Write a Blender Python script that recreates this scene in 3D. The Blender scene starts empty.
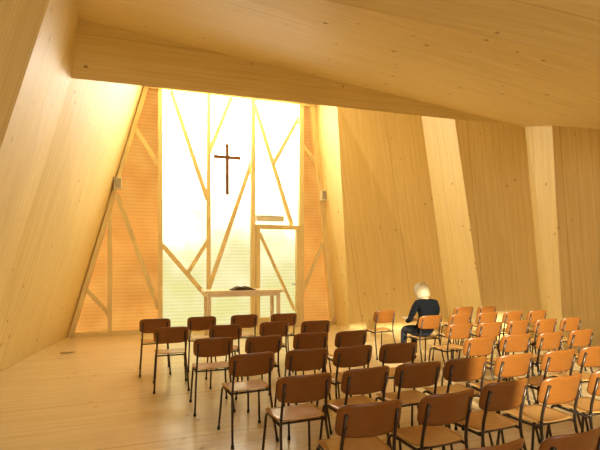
import bpy, bmesh, math, random
from mathutils import Vector, Matrix
random.seed(4)
sc = bpy.context.scene
sc.view_settings.view_transform = 'Standard'
sc.view_settings.look = 'None'
sc.view_settings.exposure = 0.0

# ------------------------------------------------------------------ helpers
def srgb(r, g, b):
    f = lambda c: (c/255/12.92) if c/255 <= 0.04045 else ((c/255+0.055)/1.055)**2.4
    return (f(r), f(g), f(b), 1)

def new_mat(name):
    m = bpy.data.materials.new(name); m.use_nodes = True
    nt = m.node_tree; nt.nodes.clear()
    out = nt.nodes.new('ShaderNodeOutputMaterial')
    b = nt.nodes.new('ShaderNodeBsdfPrincipled')
    nt.links.new(b.outputs[0], out.inputs[0])
    return m, nt, b, out

def N(nt, t, **kw):
    n = nt.nodes.new(t)
    for k, v in kw.items(): setattr(n, k, v)
    return n

def mathn(nt, op, a, b=None, c=None):
    n = N(nt, 'ShaderNodeMath', operation=op)
    for i, v in enumerate((a, b, c)):
        if v is None: continue
        if isinstance(v, (int, float)): n.inputs[i].default_value = v
        else: nt.links.new(v, n.inputs[i])
    return n.outputs[0]

def mixc(nt, fac, a, b, mode='MIX'):
    n = N(nt, 'ShaderNodeMix', data_type='RGBA', blend_type=mode)
    for idx, v in ((0, fac), (6, a), (7, b)):
        if isinstance(v, (int, float)): n.inputs[idx].default_value = v
        elif isinstance(v, tuple): n.inputs[idx].default_value = v
        else: nt.links.new(v, n.inputs[idx])
    return n.outputs[2]

def wood_uv(name, light, dark, knot, board=0.12, rough=0.55, joint=0.25, big=1.2, spec=0.3, knots=1.0):
    """planked / CLT wood. UV in metres, v runs along the grain."""
    m, nt, b, out = new_mat(name)
    uv = N(nt, 'ShaderNodeTexCoord').outputs['UV']
    sp = N(nt, 'ShaderNodeSeparateXYZ'); nt.links.new(uv, sp.inputs[0])
    U, V = sp.outputs[0], sp.outputs[1]
    bi = mathn(nt, 'FLOOR', mathn(nt, 'DIVIDE', U, board))
    wn = N(nt, 'ShaderNodeTexWhiteNoise', noise_dimensions='1D'); nt.links.new(bi, wn.inputs['W'])
    rnd = wn.outputs['Value']
    cb = N(nt, 'ShaderNodeCombineXYZ')
    nt.links.new(mathn(nt, 'MULTIPLY', U, 30.0), cb.inputs[0])
    nt.links.new(mathn(nt, 'ADD', mathn(nt, 'MULTIPLY', V, 0.9), mathn(nt, 'MULTIPLY', rnd, 37.0)), cb.inputs[1])
    g = N(nt, 'ShaderNodeTexNoise'); nt.links.new(cb.outputs[0], g.inputs['Vector'])
    g.inputs['Scale'].default_value = 1.0; g.inputs['Detail'].default_value = 5; g.inputs['Distortion'].default_value = 0.6
    gs = N(nt, 'ShaderNodeMapRange'); nt.links.new(g.outputs[0], gs.inputs[0]); gs.inputs[1].default_value = .3; gs.inputs[2].default_value = .7
    col = mixc(nt, gs.outputs[0], light, dark)
    col = mixc(nt, mathn(nt, 'MULTIPLY', rnd, 0.35), col, dark)
    cb2 = N(nt, 'ShaderNodeCombineXYZ')
    nt.links.new(mathn(nt, 'MULTIPLY', U, 5.5), cb2.inputs[0]); nt.links.new(mathn(nt, 'MULTIPLY', V, 3.4), cb2.inputs[1])
    vo = N(nt, 'ShaderNodeTexVoronoi'); nt.links.new(cb2.outputs[0], vo.inputs['Vector']); vo.inputs['Scale'].default_value = 1.0
    pick = N(nt, 'ShaderNodeSeparateXYZ'); nt.links.new(vo.outputs['Color'], pick.inputs[0])
    kr = N(nt, 'ShaderNodeMapRange'); nt.links.new(vo.outputs['Distance'], kr.inputs[0])
    kr.inputs[1].default_value = 0.04; kr.inputs[2].default_value = 0.13; kr.inputs[3].default_value = 1; kr.inputs[4].default_value = 0
    sel = mathn(nt, 'GREATER_THAN', pick.outputs[0], 0.45)
    kf = mathn(nt, 'MULTIPLY', mathn(nt, 'MULTIPLY', kr.outputs[0], sel), 0.9*knots)
    col = mixc(nt, kf, col, knot)
    fr = mathn(nt, 'FRACT', mathn(nt, 'DIVIDE', U, board))
    jl = mathn(nt, 'MULTIPLY', mathn(nt, 'LESS_THAN', fr, 0.005/board), joint)
    fr2 = mathn(nt, 'FRACT', mathn(nt, 'DIVIDE', U, big))
    jl2 = mathn(nt, 'MULTIPLY', mathn(nt, 'LESS_THAN', fr2, 0.009/big), min(1, joint*2.0))
    col = mixc(nt, mathn(nt, 'MAXIMUM', jl, jl2), col, knot)
    nt.links.new(col, b.inputs['Base Color'])
    b.inputs['Roughness'].default_value = rough
    b.inputs['Specular IOR Level'].default_value = spec
    bp = N(nt, 'ShaderNodeBump'); bp.inputs['Strength'].default_value = 0.05; bp.inputs['Distance'].default_value = 0.01
    nt.links.new(g.outputs[0], bp.inputs['Height']); nt.links.new(bp.outputs[0], b.inputs['Normal'])
    return m

def simple(name, col, rough=0.5, metal=0.0, spec=0.5, vary=0.12, scale=8.0, stretch=(1, 1, 1)):
    m, nt, b, out = new_mat(name)
    tc = N(nt, 'ShaderNodeTexCoord'); mp = N(nt, 'ShaderNodeMapping'); mp.inputs['Scale'].default_value = stretch
    nt.links.new(tc.outputs['Object'], mp.inputs[0])
    n = N(nt, 'ShaderNodeTexNoise'); n.inputs['Scale'].default_value = scale; n.inputs['Detail'].default_value = 4
    nt.links.new(mp.outputs[0], n.inputs['Vector'])
    dk = tuple(c*(1-vary*2.5) for c in col[:3])+(1,)
    nt.links.new(mixc(nt, n.outputs[0], col, dk), b.inputs['Base Color'])
    b.inputs['Roughness'].default_value = rough; b.inputs['Metallic'].default_value = metal
    b.inputs['Specular IOR Level'].default_value = spec
    return m

WALL = wood_uv('spruce_panel', srgb(243, 224, 166), srgb(229, 205, 141), srgb(150, 100, 50))
WALLR = wood_uv('spruce_board_shaded', srgb(235, 211, 147), srgb(221, 191, 123), srgb(140, 94, 46), board=0.11, joint=0.22, knots=0.7)  # narrow boards; darker tone adds shade to the wide right-wall panels
CEIL = wood_uv('spruce_ceiling', srgb(241, 221, 162), srgb(227, 201, 137), srgb(125, 80, 36), board=0.2, joint=0.14, big=2.4)
FLOOR = wood_uv('pine_floor', srgb(230, 209, 165), srgb(216, 191, 145), srgb(120, 84, 50), board=0.14, rough=0.2, joint=0.3, big=1.4, spec=0.55, knots=0.6)
FRAME = wood_uv('window_timber', srgb(246, 228, 178), srgb(234, 212, 156), srgb(170, 120, 60), board=0.5, joint=0.0, knots=0.3)

def poly_object(name, faces, mats):
    """faces: list of (points, grain vector, mat index)"""
    me = bpy.data.meshes.new(name); bm = bmesh.new(); uvl = bm.loops.layers.uv.new('UVMap')
    for pts, grain, mi in faces:
        P = [Vector(p) for p in pts]
        vs = [bm.verts.new(p) for p in P]
        f = bm.faces.new(vs); f.material_index = mi; f.normal_update()
        n = f.normal; g = Vector(grain); g = (g - n*g.dot(n)).normalized(); u = g.cross(n)
        for l in f.loops: l[uvl].uv = (l.vert.co.dot(u), l.vert.co.dot(g))
    bm.to_mesh(me); bm.free()
    for m in mats: me.materials.append(m)
    ob = bpy.data.objects.new(name, me); sc.collection.objects.link(ob)
    return ob

# ------------------------------------------------------------------ room shell
WL0=(-4.96,9.62,0); WTL=(-3.50,10.15,5.59); WTR=(.33,11.55,5.65); W0=(.89,11.755,0)
Af=(-4.23,5.85,0); At=(-2.97,5.85,3.99); Bt=(-2.71,5.5,4.58); Nf=(-3.0,3.3,0); T3=(-1.7,3.3,3.93)
RLf=(-2.4,-3,0); RLt=(-1.6,-3,5.0)
F1f=(1.21,10.9,0); F1t=(.88,10.8,5.49)
F2f=(3.51,10.5,0); F2t=(2.72,10.2,5.16)
F3f=(3.85,9.3,0);  F3t=(3.13,9.2,4.75)
F4f=(4.84,8.95,0); R=(4.35,8.7,4.21)
F5f=(4.75,8.1,0);  F5t=(4.51,8.05,4.04)
F6f=(6.0,7.4,0);   F6t=(5.68,7.3,3.69)
F7f=(7.0,4.9,0);   F7t=(6.2,5.0,3.2)
RRf=(6.5,-3,0);    RRt=(5.5,-3,5.0)
row=(.934,.358,0)
up=lambda a,b: tuple(b[i]-a[i] for i in range(3))

wl = poly_object('wall_left', [
    ([WL0, Af, At, WTL], up(Af, At), 0),
    ([Af, Nf, T3, Bt, At], up(Af, At), 0),
    ([Nf, RLf, RLt, T3], up(Nf, T3), 0)], [WALL])
wr = poly_object('wall_right', [
    ([F1f, W0, WTR, F1t], up(F1f, F1t), 1),
    ([F2f, F1f, F1t, F2t], up(F2f, F2t), 0),
    ([F3f, F2f, F2t, F3t], up(F3f, F3t), 1),
    ([F4f, F3f, F3t, R], up(F4f, R), 0),
    ([F5f, F4f, R, F5t], up(F5f, F5t), 1),
    ([F6f, F5f, F5t, F6t], up(F6f, F6t), 0),
    ([F7f, F6f, F6t, F7t], up(F7f, F7t), 1),
    ([RRf, F7f, F7t, RRt], (0, 0, 1), 0)], [WALLR, WALL])
ce = poly_object('ceiling', [
    ([At, R, F3t, F2t, F1t, WTR, WTL], row, 0),
    ([Bt, R, At], up(At, R), 0),
    ([Bt, T3, F7t, F6t, F5t, R], up(Bt, R), 0),
    ([T3, RLt, RRt, F7t], up(T3, F7t), 0)], [CEIL])
bm = bmesh.new(); bm.from_mesh(ce.data); bmesh.ops.triangulate(bm, faces=[f for f in bm.faces if len(f.verts) == 7]); bm.to_mesh(ce.data); bm.free()
poly_object('floor', [([WL0, Af, Nf, RLf, RRf, F7f, F6f, F5f, F4f, F3f, F2f, F1f, W0], row, 0)], [FLOOR])

# unseen rear gable; opening added, placed to throw sun on the right-hand chairs
ox0, ox1, oz0, oz1 = 1.8, 4.9, 2.35, 4.15
y=-3
poly_object('wall_rear', [
    ([RLf, (ox0,y,0), (ox0,y,5.0), RLt], (0,0,1), 0),
    ([(ox0,y,0), (ox1,y,0), (ox1,y,oz0), (ox0,y,oz0)], (0,0,1), 0),
    ([(ox0,y,oz1), (ox1,y,oz1), (ox1,y,5.0), (ox0,y,5.0)], (0,0,1), 0),
    ([(ox1,y,0), RRf, RRt, (ox1,y,5.0)], (0,0,1), 0)], [WALL])

# ------------------------------------------------------------------ window gable
d = Vector((.939, .3437, 0)).normalized()      # along the window wall
nin = Vector((d.y, -d.x, 0))                    # towards the room
def W(X, z, off=0.0):
    return Vector((X, 11.43 + .366*X, z)) + nin*off

def glazing_mat():
    m, nt, b, out = new_mat('glowing_polycarbonate')  # sheet emits by itself, standing in for daylight passing through it
    tc = N(nt, 'ShaderNodeTexCoord'); sp = N(nt, 'ShaderNodeSeparateXYZ'); nt.links.new(tc.outputs['UV'], sp.inputs[0])
    X, Z = sp.outputs[0], sp.outputs[1]
    n = N(nt, 'ShaderNodeTexNoise'); n.inputs['Scale'].default_value = .75; n.inputs['Detail'].default_value = 3
    nt.links.new(tc.outputs['UV'], n.inputs['Vector'])
    n2 = N(nt, 'ShaderNodeTexNoise'); n2.inputs['Scale'].default_value = 1.5; n2.inputs['Detail'].default_value = 4
    nt.links.new(tc.outputs['UV'], n2.inputs['Vector'])
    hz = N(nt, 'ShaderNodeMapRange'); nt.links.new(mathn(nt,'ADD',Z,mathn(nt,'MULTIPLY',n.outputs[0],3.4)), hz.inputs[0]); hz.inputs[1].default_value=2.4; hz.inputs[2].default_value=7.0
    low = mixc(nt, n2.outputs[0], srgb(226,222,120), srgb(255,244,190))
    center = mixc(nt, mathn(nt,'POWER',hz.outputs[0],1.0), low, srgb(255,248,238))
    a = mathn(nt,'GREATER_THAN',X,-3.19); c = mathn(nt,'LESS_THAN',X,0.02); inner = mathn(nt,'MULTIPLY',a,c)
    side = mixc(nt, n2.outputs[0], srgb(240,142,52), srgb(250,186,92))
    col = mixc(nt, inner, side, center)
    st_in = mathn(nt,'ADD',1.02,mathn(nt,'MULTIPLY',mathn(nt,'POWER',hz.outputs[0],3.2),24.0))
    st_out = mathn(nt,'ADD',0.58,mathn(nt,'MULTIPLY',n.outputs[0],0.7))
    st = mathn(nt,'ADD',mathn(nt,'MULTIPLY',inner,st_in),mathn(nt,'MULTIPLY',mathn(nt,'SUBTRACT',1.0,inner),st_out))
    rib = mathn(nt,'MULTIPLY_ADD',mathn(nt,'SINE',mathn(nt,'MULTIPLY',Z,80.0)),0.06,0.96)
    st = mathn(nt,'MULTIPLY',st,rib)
    b.inputs['Base Color'].default_value=(.05,.03,.01,1); b.inputs['Roughness'].default_value=.6
    b.inputs['Specular IOR Level'].default_value=.05
    nt.links.new(col,b.inputs['Emission Color']); nt.links.new(st,b.inputs['Emission Strength'])
    return m
GL = glazing_mat()
me = bpy.data.meshes.new('glazing'); bm = bmesh.new(); uvl = bm.loops.layers.uv.new('UVMap')
corners = [(-4.96,0),(.89,0),(.33,5.65),(-3.5,5.59)]
f = bm.faces.new([bm.verts.new(W(x,z)) for x,z in corners])
for l,(x,z) in zip(f.loops,corners): l[uvl].uv=(x,z)
bm.to_mesh(me); bm.free(); me.materials.append(GL)
win = bpy.data.objects.new('window_1', None); sc.collection.objects.link(win)
g = bpy.data.objects.new('glazing', me); sc.collection.objects.link(g); g.parent = win

def beam_bm(bm, p, q, w, dep, off0=0.0):
    uvl = bm.loops.layers.uv.verify()
    A, B = W(*p, off0), W(*q, off0)
    t = (B-A).normalized(); s = t.cross(nin).normalized()*w/2
    vs = []
    for base in (A, B):
        for sg, dp in ((-1,0),(1,0),(1,1),(-1,1)):
            vs.append(bm.verts.new(base + s*sg + nin*dep*dp))
    for idx in ((0,1,2,3),(7,6,5,4),(0,4,5,1),(1,5,6,2),(2,6,7,3),(3,7,4,0)):
        f = bm.faces.new([vs[i] for i in idx])
        for l in f.loops:
            c = l.vert.co - A
            l[uvl].uv = (c.dot(s.normalized())+c.dot(nin)+p[0], c.dot(t)+p[1])

def beams(name, lst, mat, parent):
    me = bpy.data.meshes.new(name); bm = bmesh.new()
    for p,q,w,dp in lst: beam_bm(bm,p,q,w,dp,0.004)
    bmesh.ops.recalc_face_normals(bm, faces=bm.faces)
    bm.to_mesh(me); bm.free(); me.materials.append(mat)
    o = bpy.data.objects.new(name, me); sc.collection.objects.link(o); o.parent=parent
    return o
beams('mullions', [
    ((-4.18,0.05),(-4.18,3.1),.09,.10), ((-3.19,.05),(-3.19,5.56),.10,.12), ((-2.17,.05),(-2.17,5.58),.09,.10),
    ((-1.17,.05),(-1.17,5.6),.11,.12), ((0.0,.05),(0.0,5.62),.12,.12)], FRAME, win)
beams('diagonal_bars', [
    ((-2.986,5.58),(-2.19,3.06),.10,.06), ((-3.74,4.67),(-3.192,3.74),.10,.06), ((-4.046,3.08),(-3.23,.55),.10,.06),
    ((-4.685,1.10),(-4.18,.43),.09,.06), ((-3.15,1.99),(-2.19,.76),.10,.06), ((-1.637,5.6),(-2.174,4.13),.10,.06),
    ((-1.173,4.09),(-2.174,.94),.10,.06), ((-2.174,2.12),(-2.62,1.34),.09,.06), ((-1.12,5.44),(-.22,2.52),.10,.06),
    ((0,5.33),(-.671,4.03),.10,.06), ((.05,4.57),(.42,4.1),.09,.06), ((.66,2.3),(.076,.89),.09,.06)], FRAME, win)
beams('outer_frame', [
    ((-4.93,.05),(.86,.05),.10,.14), ((-3.48,5.55),(.33,5.60),.12,.14),
    ((-4.90,0),(-3.46,5.57),.09,.14), ((.83,0),(.28,5.62),.12,.14)], FRAME, win)
door = bpy.data.objects.new('door_1', None); sc.collection.objects.link(door)
beams('door_frame', [((-1.06,.02),(-1.06,2.44),.10,.13), ((-.09,.02),(-.09,2.44),.08,.13), ((-1.11,2.46),(-.06,2.46),.10,.15),
    ((-1.01,.16),(-.13,.16),.16,.10)], FRAME, door)
beams('door_brace', [((-1.0,2.3),(-.16,.4),.07,.06)], FRAME, door)

WHITE = simple('white_painted', srgb(242,238,226), rough=.45, vary=.03)
METAL = simple('dark_steel', srgb(78,66,56), rough=.35, metal=.7, vary=.1)
CROSSM = simple('walnut', srgb(128,82,40), rough=.5, vary=.15, scale=6, stretch=(6,6,1))
BLACK = simple('black_rubber', srgb(22,20,18), rough=.7)

def box_bm(bm, c, dims, xd=Vector((1,0,0)), yd=Vector((0,1,0)), bev=0.0, mi=0):
    r = bmesh.ops.create_cube(bm, size=1.0)
    zd = Vector((0,0,1))
    for v in r['verts']:
        co = v.co.copy(); v.co = Vector(c) + xd*co.x*dims[0] + yd*co.y*dims[1] + zd*co.z*dims[2]
    fs = set(f for v in r['verts'] for f in v.link_faces)
    for f in fs: f.material_index = mi
    if bev > 0:
        es = list(set(e for v in r['verts'] for e in v.link_edges))
        res = bmesh.ops.bevel(bm, geom=es, offset=bev, segments=2, affect='EDGES')
        for f in res['faces']: f.material_index = mi
def finish(name, bm, mats, parent=None, smooth=False):
    me = bpy.data.meshes.new(name); bmesh.ops.recalc_face_normals(bm, faces=bm.faces)
    if smooth:
        for f in bm.faces: f.smooth = True
    bm.to_mesh(me); bm.free()
    for m in mats: me.materials.append(m)
    o = bpy.data.objects.new(name, me); sc.collection.objects.link(o)
    if parent: o.parent = parent
    return o
def tube(bm, pts, r, mi=0, seg=8):
    P = [Vector(p) for p in pts]; rings = []
    for i, p in enumerate(P):
        t = (P[min(i+1,len(P)-1)] - P[max(i-1,0)]).normalized()
        ref = Vector((0,0,1)) if abs(t.z) < .8 else Vector((1,0,0))
        a = t.cross(ref).normalized(); b = t.cross(a)
        rings.append([bm.verts.new(p + (a*math.cos(2*math.pi*k/seg) + b*math.sin(2*math.pi*k/seg))*r) for k in range(seg)])
    for A, B in zip(rings, rings[1:]):
        for k in range(seg):
            f = bm.faces.new([A[k], A[(k+1)%seg], B[(k+1)%seg], B[k]]); f.material_index = mi; f.smooth = True
    for rg in (rings[0], rings[-1][::-1]):
        f = bm.faces.new(rg); f.material_index = mi
def rounded(pts, r=.05, n=5):
    P = [Vector(p) for p in pts]; out = [P[0]]
    for i in range(1, len(P)-1):
        a = (P[i-1]-P[i]); b = (P[i+1]-P[i]); ra = min(r, a.length/2, b.length/2)
        s = P[i]+a.normalized()*ra; e = P[i]+b.normalized()*ra
        for k in range(n+1):
            t = k/n; out.append(s*(1-t)**2 + P[i]*2*t*(1-t) + e*t*t)
    out.append(P[-1]); return out

# cross, hung on a thin steel wire from the head of the frame
bm = bmesh.new()
cc = W(-1.78, 3.78, .20)
box_bm(bm, cc, (.078,.035,1.20), d, nin, .004)
box_bm(bm, W(-1.78,4.06,.20), (.64,.036,.078), d, nin, .004)
finish('wall_cross', bm, [CROSSM])
bm = bmesh.new()
tube(bm, [W(-1.78,4.37,.20), W(-1.78,5.50,.12)], .003)
cw = finish('hanging_wire', bm, [METAL], bpy.data.objects['wall_cross'])

# speakers, exit lamp
for X, z in ((-4.02, 3.3), (.52, 3.28)):
    bm = bmesh.new()
    c = W(X, z, .235)
    box_bm(bm, c, (.15,.13,.24), d, nin, .012, 0)
    box_bm(bm, c+nin*.066, (.12,.006,.20), d, nin, 0, 1)
    tube(bm, [c-nin*.12, c-nin*.05], .02, 0)
    finish('wall_speaker', bm, [WHITE, simple('speaker_grille', srgb(190,182,165), rough=.7)])
bm = bmesh.new(); c = W(-.80, 2.66, .20)
box_bm(bm, c, (.68,.10,.12), d, nin, .01, 0); box_bm(bm, c-Vector((0,0,.065)), (.62,.07,.012), d, nin, 0, 1)
finish('exit_light_box', bm, [WHITE, simple('diffuser', srgb(250,245,225), rough=.3)])
bm = bmesh.new(); hc = W(-.16, 1.05, .134)
tube(bm, rounded([hc, hc+nin*.05, hc+nin*.05-d*.12], .02), .009)
finish('door_handle', bm, [METAL], door)

# altar table
tb = bmesh.new()
tc_ = Vector((-1.28, 9.95, 0))
box_bm(tb, tc_+Vector((0,0,.965)), (1.72,.62,.05), d, nin, .006, 0)
for sx in (-1,1):
    for sy in (-1,1):
        box_bm(tb, tc_+d*sx*.76+nin*sy*.25+Vector((0,0,.47)), (.07,.07,.94), d, nin, .004, 0)
    box_bm(tb, tc_+d*sx*.76+Vector((0,0,.90)), (.05,.44,.08), d, nin, .003, 0)
for sy in (-1,1):
    box_bm(tb, tc_+nin*sy*.25+Vector((0,0,.90)), (1.46,.04,.08), d, nin, .003, 0)
finish('altar_table', tb, [simple('pale_table_wood', srgb(248,232,204), rough=.35, vary=.04)])
# open bible on altar
bm = bmesh.new()
bc = tc_ + d*(-.02) + nin*.1 + Vector((0,0,.9955))
nx = 8
for sgn in (-1,1):
    top=[];bot=[]
    for i in range(nx+1):
        t=i/nx; x=sgn*t*.25; z=.014+.07*math.sin(math.pi*min(1,t*1.0+.12))*(1-t*.55)
        top.append([bm.verts.new(bc+d*x+nin*yy+Vector((0,0,z))) for yy in (-.15,.15)])
        bot.append([bm.verts.new(bc+d*x+nin*yy) for yy in (-.15,.15)])
    for i in range(nx):
        bm.faces.new([top[i][0],top[i+1][0],top[i+1][1],top[i][1]]); bm.faces.new([bot[i][0],bot[i][1],bot[i+1][1],bot[i+1][0]])
        for j in (0,1): bm.faces.new([top[i][j],top[i+1][j],bot[i+1][j],bot[i][j]])
    bm.faces.new([top[nx][0],top[nx][1],bot[nx][1],bot[nx][0]])
box_bm(bm, bc, (.53,.32,.008), d, nin, 0, 1)
finish('open_bible', bm, [simple('dark_pages', srgb(78,50,28), rough=.7), simple('leather_cover', srgb(40,24,14), rough=.5)])

# floor socket
bm = bmesh.new()
bmesh.ops.create_cone(bm, cap_ends=True, segments=32, radius1=.12, radius2=.115, depth=.014, matrix=Matrix.Translation((-4.1,7.95,.008)))
bmesh.ops.create_cone(bm, cap_ends=True, segments=32, radius1=.085, radius2=.085, depth=.008, matrix=Matrix.Translation((-4.1,7.95,.017)))
finish('floor_socket_cover', bm, [simple('brass_grey', srgb(190,165,115), rough=.5, metal=.1)])

# ------------------------------------------------------------------ chairs
BACK = simple('varnished_plywood_back', srgb(148,90,34), rough=.34, vary=.15, scale=5, stretch=(1.5,3,14))
SEAT = simple('varnished_plywood_seat', srgb(204,156,92), rough=.2, vary=.10, scale=5, stretch=(12,1.5,3))
def slab(bm, hw, hh, n_exp, th, fn, mi, rings=6, seg=40):
    layers = []
    for side in (1,-1):
        c = bm.verts.new(fn(0,0,side*th/2)); L = [[c]]
        for r in range(1, rings+1):
            rr = r/rings; ring = []
            for k in range(seg):
                t = 2*math.pi*k/seg; ct, st = math.cos(t), math.sin(t)
                e = 2/n_exp
                a = hw*rr*math.copysign(abs(ct)**e, ct); b = hh*rr*math.copysign(abs(st)**e, st)
                s = side*th/2*(1 if r < rings else .7)
                ring.append(bm.verts.new(fn(a,b,s)))
            L.append(ring)
        for k in range(seg):
            bm.faces.new([L[0][0], L[1][k], L[1][(k+1)%seg]])
        for r in range(1, rings):
            for k in range(seg):
                bm.faces.new([L[r][k], L[r+1][k], L[r+1][(k+1)%seg], L[r][(k+1)%seg]])
        layers.append(L)
    A, B = layers[0][-1], layers[1][-1]
    for k in range(seg): bm.faces.new([A[k],A[(k+1)%seg],B[(k+1)%seg],B[k]])
    bm.faces.ensure_lookup_table()
def chair_mesh():
    bm = bmesh.new()
    def seatf(a,b,s):
        z = .452 + .10*a*a*2 - .006 - (0.35*max(0,b-.13)**2*12) + .25*max(0,-b-.1)**2*6
        return Vector((a*(1-.10*(-b/.2) if b<0 else 1), .215+b, z+s))
    slab(bm, .20, .195, 5, .011, seatf, 2)
    for f in bm.faces: f.material_index = 2; f.smooth = True
    n0 = len(bm.faces)
    def backf(a,b,s):
        return Vector((a, .055*(a/.21)**2 - .035 - b*.24 - s, .695+b))
    slab(bm, .212, .105, 5, .011, backf, 1)
    bm.faces.ensure_lookup_table()
    for f in bm.faces[n0:]: f.material_index = 1; f.smooth = True
    for sx in (-1,1):
        tube(bm, rounded([(sx*.205,-.075,.012),(sx*.178,.035,.40),(sx*.172,.032,.52),(sx*.165,-.022,.74)],.06), .0105, 0)
        tube(bm, rounded([(sx*.205,.42,.012),(sx*.18,.375,.425),(sx*.178,.04,.425)],.05), .0105, 0)
        tube(bm, [(sx*.206,-.078,0),(sx*.204,-.07,.03)], .0145, 3)
        tube(bm, [(sx*.206,.422,0),(sx*.2035,.418,.03)], .0145, 3)
        for zz in (.66,.73):
            bmesh.ops.create_uvsphere(bm, u_segments=8, v_segments=6, radius=.008, matrix=Matrix.Translation((sx*.16,-.035-(zz-.695)*.24+.03-.012,zz)))
    tube(bm, [(-.18,.34,.425),(.18,.34,.425)], .009, 0)
    tube(bm, [(-.178,.08,.425),(.178,.08,.425)], .009, 0)
    me = bpy.data.meshes.new('stacking_chair'); bmesh.ops.recalc_face_normals(bm, faces=bm.faces)
    bm.to_mesh(me); bm.free()
    for m in (METAL, BACK, SEAT, BLACK): me.materials.append(m)
    return me
CM = chair_mesh()
chairs = [(-2.06,6.4),(-1.6,5.6),(-1.45,6.66),(-.92,4.8),(-.955,5.8),(-.85,6.9),(-.42,4.0),(-.39,4.93),(-.34,6.1),(-.25,7.06),
 (.04,3.25),(.07,4.19),(.13,5.15),(.22,6.2),(.41,2.61),(.515,3.46),(.52,4.34),(.61,5.3),(.925,2.81),(.96,3.63),(.99,4.5),
 (.85,2.02),(1.32,2.17),(1.41,3.08),(1.88,3.22),(1.42,3.82),(1.9,3.97),(2.4,4.15),(2.86,4.35),(2.37,3.42),
 (1.95,4.85),(2.43,5.05),(2.9,5.2),(3.38,5.4),(2.1,5.9),(2.56,6.05),(3.04,6.25),(3.5,6.4),(3.97,6.58),
 (1.42,7.5),(2.5,7.0),(3.0,7.2),(3.5,7.38),(3.97,7.52),(2.95,8.1),(3.42,8.22)]
ang = math.atan2(.358,.934)
WCH = (1.98,6.8)
def place_chair(x,y,jit=0.06):
    o = bpy.data.objects.new('stacking_chair', CM); sc.collection.objects.link(o)
    o.location=(x,y,0); o.rotation_euler=(0,0,ang+random.uniform(-jit,jit)); return o
for x,y in chairs: place_chair(x,y)
place_chair(*WCH, jit=0)

# ------------------------------------------------------------------ seated woman
woman = bpy.data.objects.new('seated_woman', None); sc.collection.objects.link(woman)
woman.location=(WCH[0],WCH[1],0); woman.rotation_euler=(0,0,ang)
CLOTH = simple('navy_cardigan', srgb(20,22,28), rough=.95, spec=.15, vary=.15, scale=30)
JEAN = simple('dark_trousers', srgb(34,36,48), rough=.9, vary=.15, scale=30)
SKIN = simple('skin', srgb(226,172,140), rough=.5, vary=.03)
HAIR = simple('blonde_hair', srgb(216,198,158), rough=.5, vary=.24, scale=14, stretch=(5,5,1))
SHOE = simple('shoe_leather', srgb(30,22,18), rough=.4)
LIP = simple('lips', srgb(180,90,80), rough=.4); EYE = simple('eye', srgb(40,50,60), rough=.1)
def skin_obj(name, verts, edges, radii, mats, sub=2, matfn=None):
    me = bpy.data.meshes.new(name); me.from_pydata(verts, edges, [])
    o = bpy.data.objects.new(name, me); sc.collection.objects.link(o)
    md = o.modifiers.new('sk','SKIN'); md.use_smooth_shade=True
    for i,r in enumerate(radii):
        s = me.skin_vertices[0].data[i]
        s.radius = (r,r) if not isinstance(r,tuple) else r
        s.use_root = (i==0)
    sb = o.modifiers.new('sb','SUBSURF'); sb.levels=sub; sb.render_levels=sub
    dg = bpy.context.evaluated_depsgraph_get()
    nm = bpy.data.meshes.new_from_object(o.evaluated_get(dg))
    o.modifiers.clear(); o.data = nm
    nm.materials.clear()
    for m in mats: nm.materials.append(m)
    for p in nm.polygons:
        p.use_smooth=True; p.material_index = matfn(p.center) if matfn else 0
    o.parent = woman
    return o
V = [(0,.15,.56),(0,.115,.68),(0,.10,.82),(0,.12,.95),(0,.15,1.02),(0,.175,1.07)]
E = [(0,1),(1,2),(2,3),(3,4),(4,5)]
Rr = [(.15,.115),(.135,.10),(.145,.105),(.14,.095),(.06,.055),(.048,.048)]
for s in (-1,1):
    b=len(V)
    V += [(s*.09,.2,.535),(s*.095,.36,.535),(s*.10,.56,.515),(s*.10,.57,.30),(s*.10,.55,.10)]
    E += [(0,b),(b,b+1),(b+1,b+2),(b+2,b+3),(b+3,b+4)]
    Rr += [.095,.082,.062,.052,.036]
    b=len(V)
    V += [(s*.165,.12,.965),(s*.22,.14,.85),(s*.235,.20,.72),(s*.17,.36,.67),(s*.10,.47,.665)]
    E += [(3,b),(b,b+1),(b+1,b+2),(b+2,b+3),(b+3,b+4)]
    Rr += [.062,.052,.046,.038,.027]
skin_obj('body', V, E, Rr, [CLOTH, JEAN, SKIN],
         matfn=lambda c: 2 if (c.z>1.035 and abs(c.x)<.07) else (1 if (c.z<.56 and c.y>.28) or c.z<.50 else 0))
for s in (-1,1):
    w=(s*.095,.475,.665); V=[w,(s*.075,.51,.66)]; E=[(0,1)]; Rr=[(.026,.018),(.034,.016)]
    for k,(off,ln) in enumerate(((-.022,.062),(-.008,.072),(.007,.068),(.021,.054))):
        b=len(V); bx=s*.065
        V += [(bx-s*.002, .545,.66+off*.9),(bx-s*.012,.545+ln*.45,.655+off),(bx-s*.035,.545+ln*.75,.65+off)]
        E += [(1,b),(b,b+1),(b+1,b+2)]; Rr += [.010,.0085,.007]
    b=len(V); V += [(s*.06,.50,.685),(s*.04,.525,.70),(s*.025,.55,.702)]; E += [(1,b),(b,b+1),(b+1,b+2)]; Rr += [.011,.0095,.008]
    skin_obj('hand', V, E, Rr, [SKIN], sub=1)
    V=[(s*.10,.53,.06),(s*.10,.60,.045),(s*.105,.70,.036)]
    skin_obj('shoe', V, [(0,1),(1,2)], [.045,(.042,.038),(.036,.03)], [SHOE], sub=2)
hp = bpy.data.objects.new('head_pivot', None); sc.collection.objects.link(hp); hp.parent=woman
hp.location=(0,.185,1.05); hp.rotation_euler=(math.radians(-24),0,math.radians(10)); hp.scale=(1.08,1.08,1.0)
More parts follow.
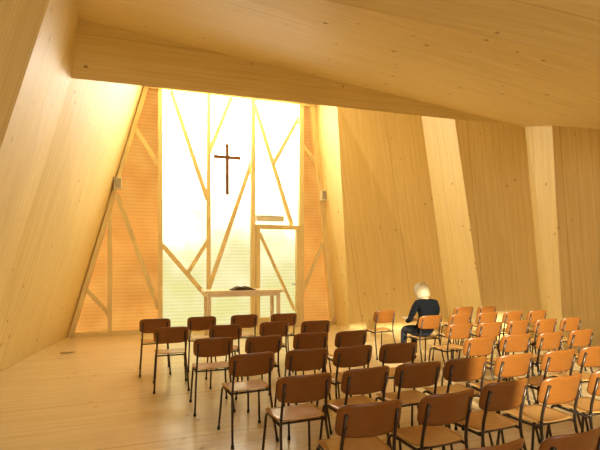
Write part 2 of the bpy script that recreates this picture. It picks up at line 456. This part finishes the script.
bm=bmesh.new(); bmesh.ops.create_uvsphere(bm,u_segments=40,v_segments=30,radius=1)
for v in bm.verts:
    x,y,z=v.co
    jaw = 1-.28*max(0,-z)**1.3
    X=x*.072*jaw; Y=y*.092*(1-.12*max(0,-z)); Z=z*.112
    if y>0:
        Y += .022*math.exp(-((x*.072)**2/.00012))*math.exp(-((Z+.018)**2/.0005))
        Y -= .008*math.exp(-((abs(X)-.03)**2/.00018))*math.exp(-((Z-.006)**2/.0002))
        Y += .005*math.exp(-(X**2/.0004))*math.exp(-((Z+.085)**2/.0003))
    v.co=Vector((X,Y+.012,Z+.095))
h=finish('head',bm,[SKIN],hp,True)
for s in (-1,1):
    bm=bmesh.new(); bmesh.ops.create_uvsphere(bm,u_segments=14,v_segments=10,radius=.0115,matrix=Matrix.Translation((s*.030,.087,.101))); finish('eye',bm,[EYE],hp,True)
    bm=bmesh.new(); bmesh.ops.create_uvsphere(bm,u_segments=14,v_segments=10,radius=1,matrix=Matrix.Translation((s*.074,.005,.09))@Matrix.Diagonal((.010,.018,.032,1))); finish('ear',bm,[SKIN],hp,True)
bm=bmesh.new(); bmesh.ops.create_uvsphere(bm,u_segments=14,v_segments=10,radius=1,matrix=Matrix.Translation((0,.096,.042))@Matrix.Diagonal((.024,.008,.007,1))); finish('mouth',bm,[LIP],hp,True)
bm=bmesh.new(); bmesh.ops.create_uvsphere(bm,u_segments=64,v_segments=40,radius=1)
dele=[]
for v in bm.verts:
    x,y,z=v.co
    a=math.atan2(x,y)
    face=math.exp(-(a/.75)**4)
    strand=1+.018*math.sin(a*19+z*3)+.012*math.sin(a*41)
    X=x*.094*strand; Y=y*.106*strand; Z=z*.128
    if z<-.1:
        rr=math.hypot(x,y)+1e-6
        k=1-.2*max(0,(-z-.1))
        X=x/rr*.095*strand*k; Y=y/rr*.104*strand*k; Z=z*.135
        if z<-.8: X*=rr*1.6; Y*=rr*1.6
    v.co=Vector((X,Y-.006,Z+.108))
    if face>.5 and z<.42: dele.append(v)
bmesh.ops.delete(bm,geom=dele,context='VERTS')
ho=finish('hair',bm,[HAIR],hp,True)
sm=ho.modifiers.new('th','SOLIDIFY'); sm.thickness=.008; sm.offset=1
bm=bmesh.new()
for s in (-1,1):
    bb=[]
    for i in range(5):
        t=i/4; x=s*t*.10; z=.655+.014*math.sin(math.pi*t*.9)+.02*t
        bb.append([bm.verts.new((x,.50,z-.01)),bm.verts.new((x,.64,z+.03)),bm.verts.new((x,.64,z+.022)),bm.verts.new((x,.50,z-.018))])
    for A,B in zip(bb,bb[1:]):
        for k in range(4): bm.faces.new([A[k],A[(k+1)%4],B[(k+1)%4],B[k]])
    bm.faces.new(bb[-1])
finish('songbook',bm,[simple('paper',srgb(240,232,214),rough=.6,vary=.02)],woman)

# ------------------------------------------------------------------ lights
sun = bpy.data.lights.new('sun','SUN'); sun.energy=9.5; sun.angle=math.radians(1.2); sun.color=(1,.93,.68)
so = bpy.data.objects.new('sun', sun); sc.collection.objects.link(so)
sd = Vector((-.05,1,-.30)).normalized(); so.rotation_euler = sd.to_track_quat('-Z','Y').to_euler()
al = bpy.data.lights.new('rear_fill','AREA'); al.energy=125; al.shape='RECTANGLE'; al.size=3; al.size_y=2.0; al.color=(1,.95,.84)  # soft fill lamp added just inside the rear wall
ao = bpy.data.objects.new('rear_fill', al); sc.collection.objects.link(ao)
ao.location=(3.2,-2.8,3.1); ao.rotation_euler=(math.radians(62),0,0)

w = bpy.data.worlds.new('sky'); sc.world = w; w.use_nodes=True
nt=w.node_tree; bg=nt.nodes['Background']
sk=nt.nodes.new('ShaderNodeTexSky'); sk.sky_type='NISHITA'; sk.sun_disc=False; sk.sun_elevation=math.radians(20)
nt.links.new(sk.outputs[0],bg.inputs[0]); bg.inputs[1].default_value=.25

# ------------------------------------------------------------------ camera
cam = bpy.data.cameras.new('camera'); co = bpy.data.objects.new('camera', cam); sc.collection.objects.link(co)
co.location=(0,0,1.6); co.rotation_euler=(math.pi/2,0,0)
cam.lens=27; cam.sensor_width=36; cam.shift_y=37/600; cam.clip_start=.05
sc.camera = co
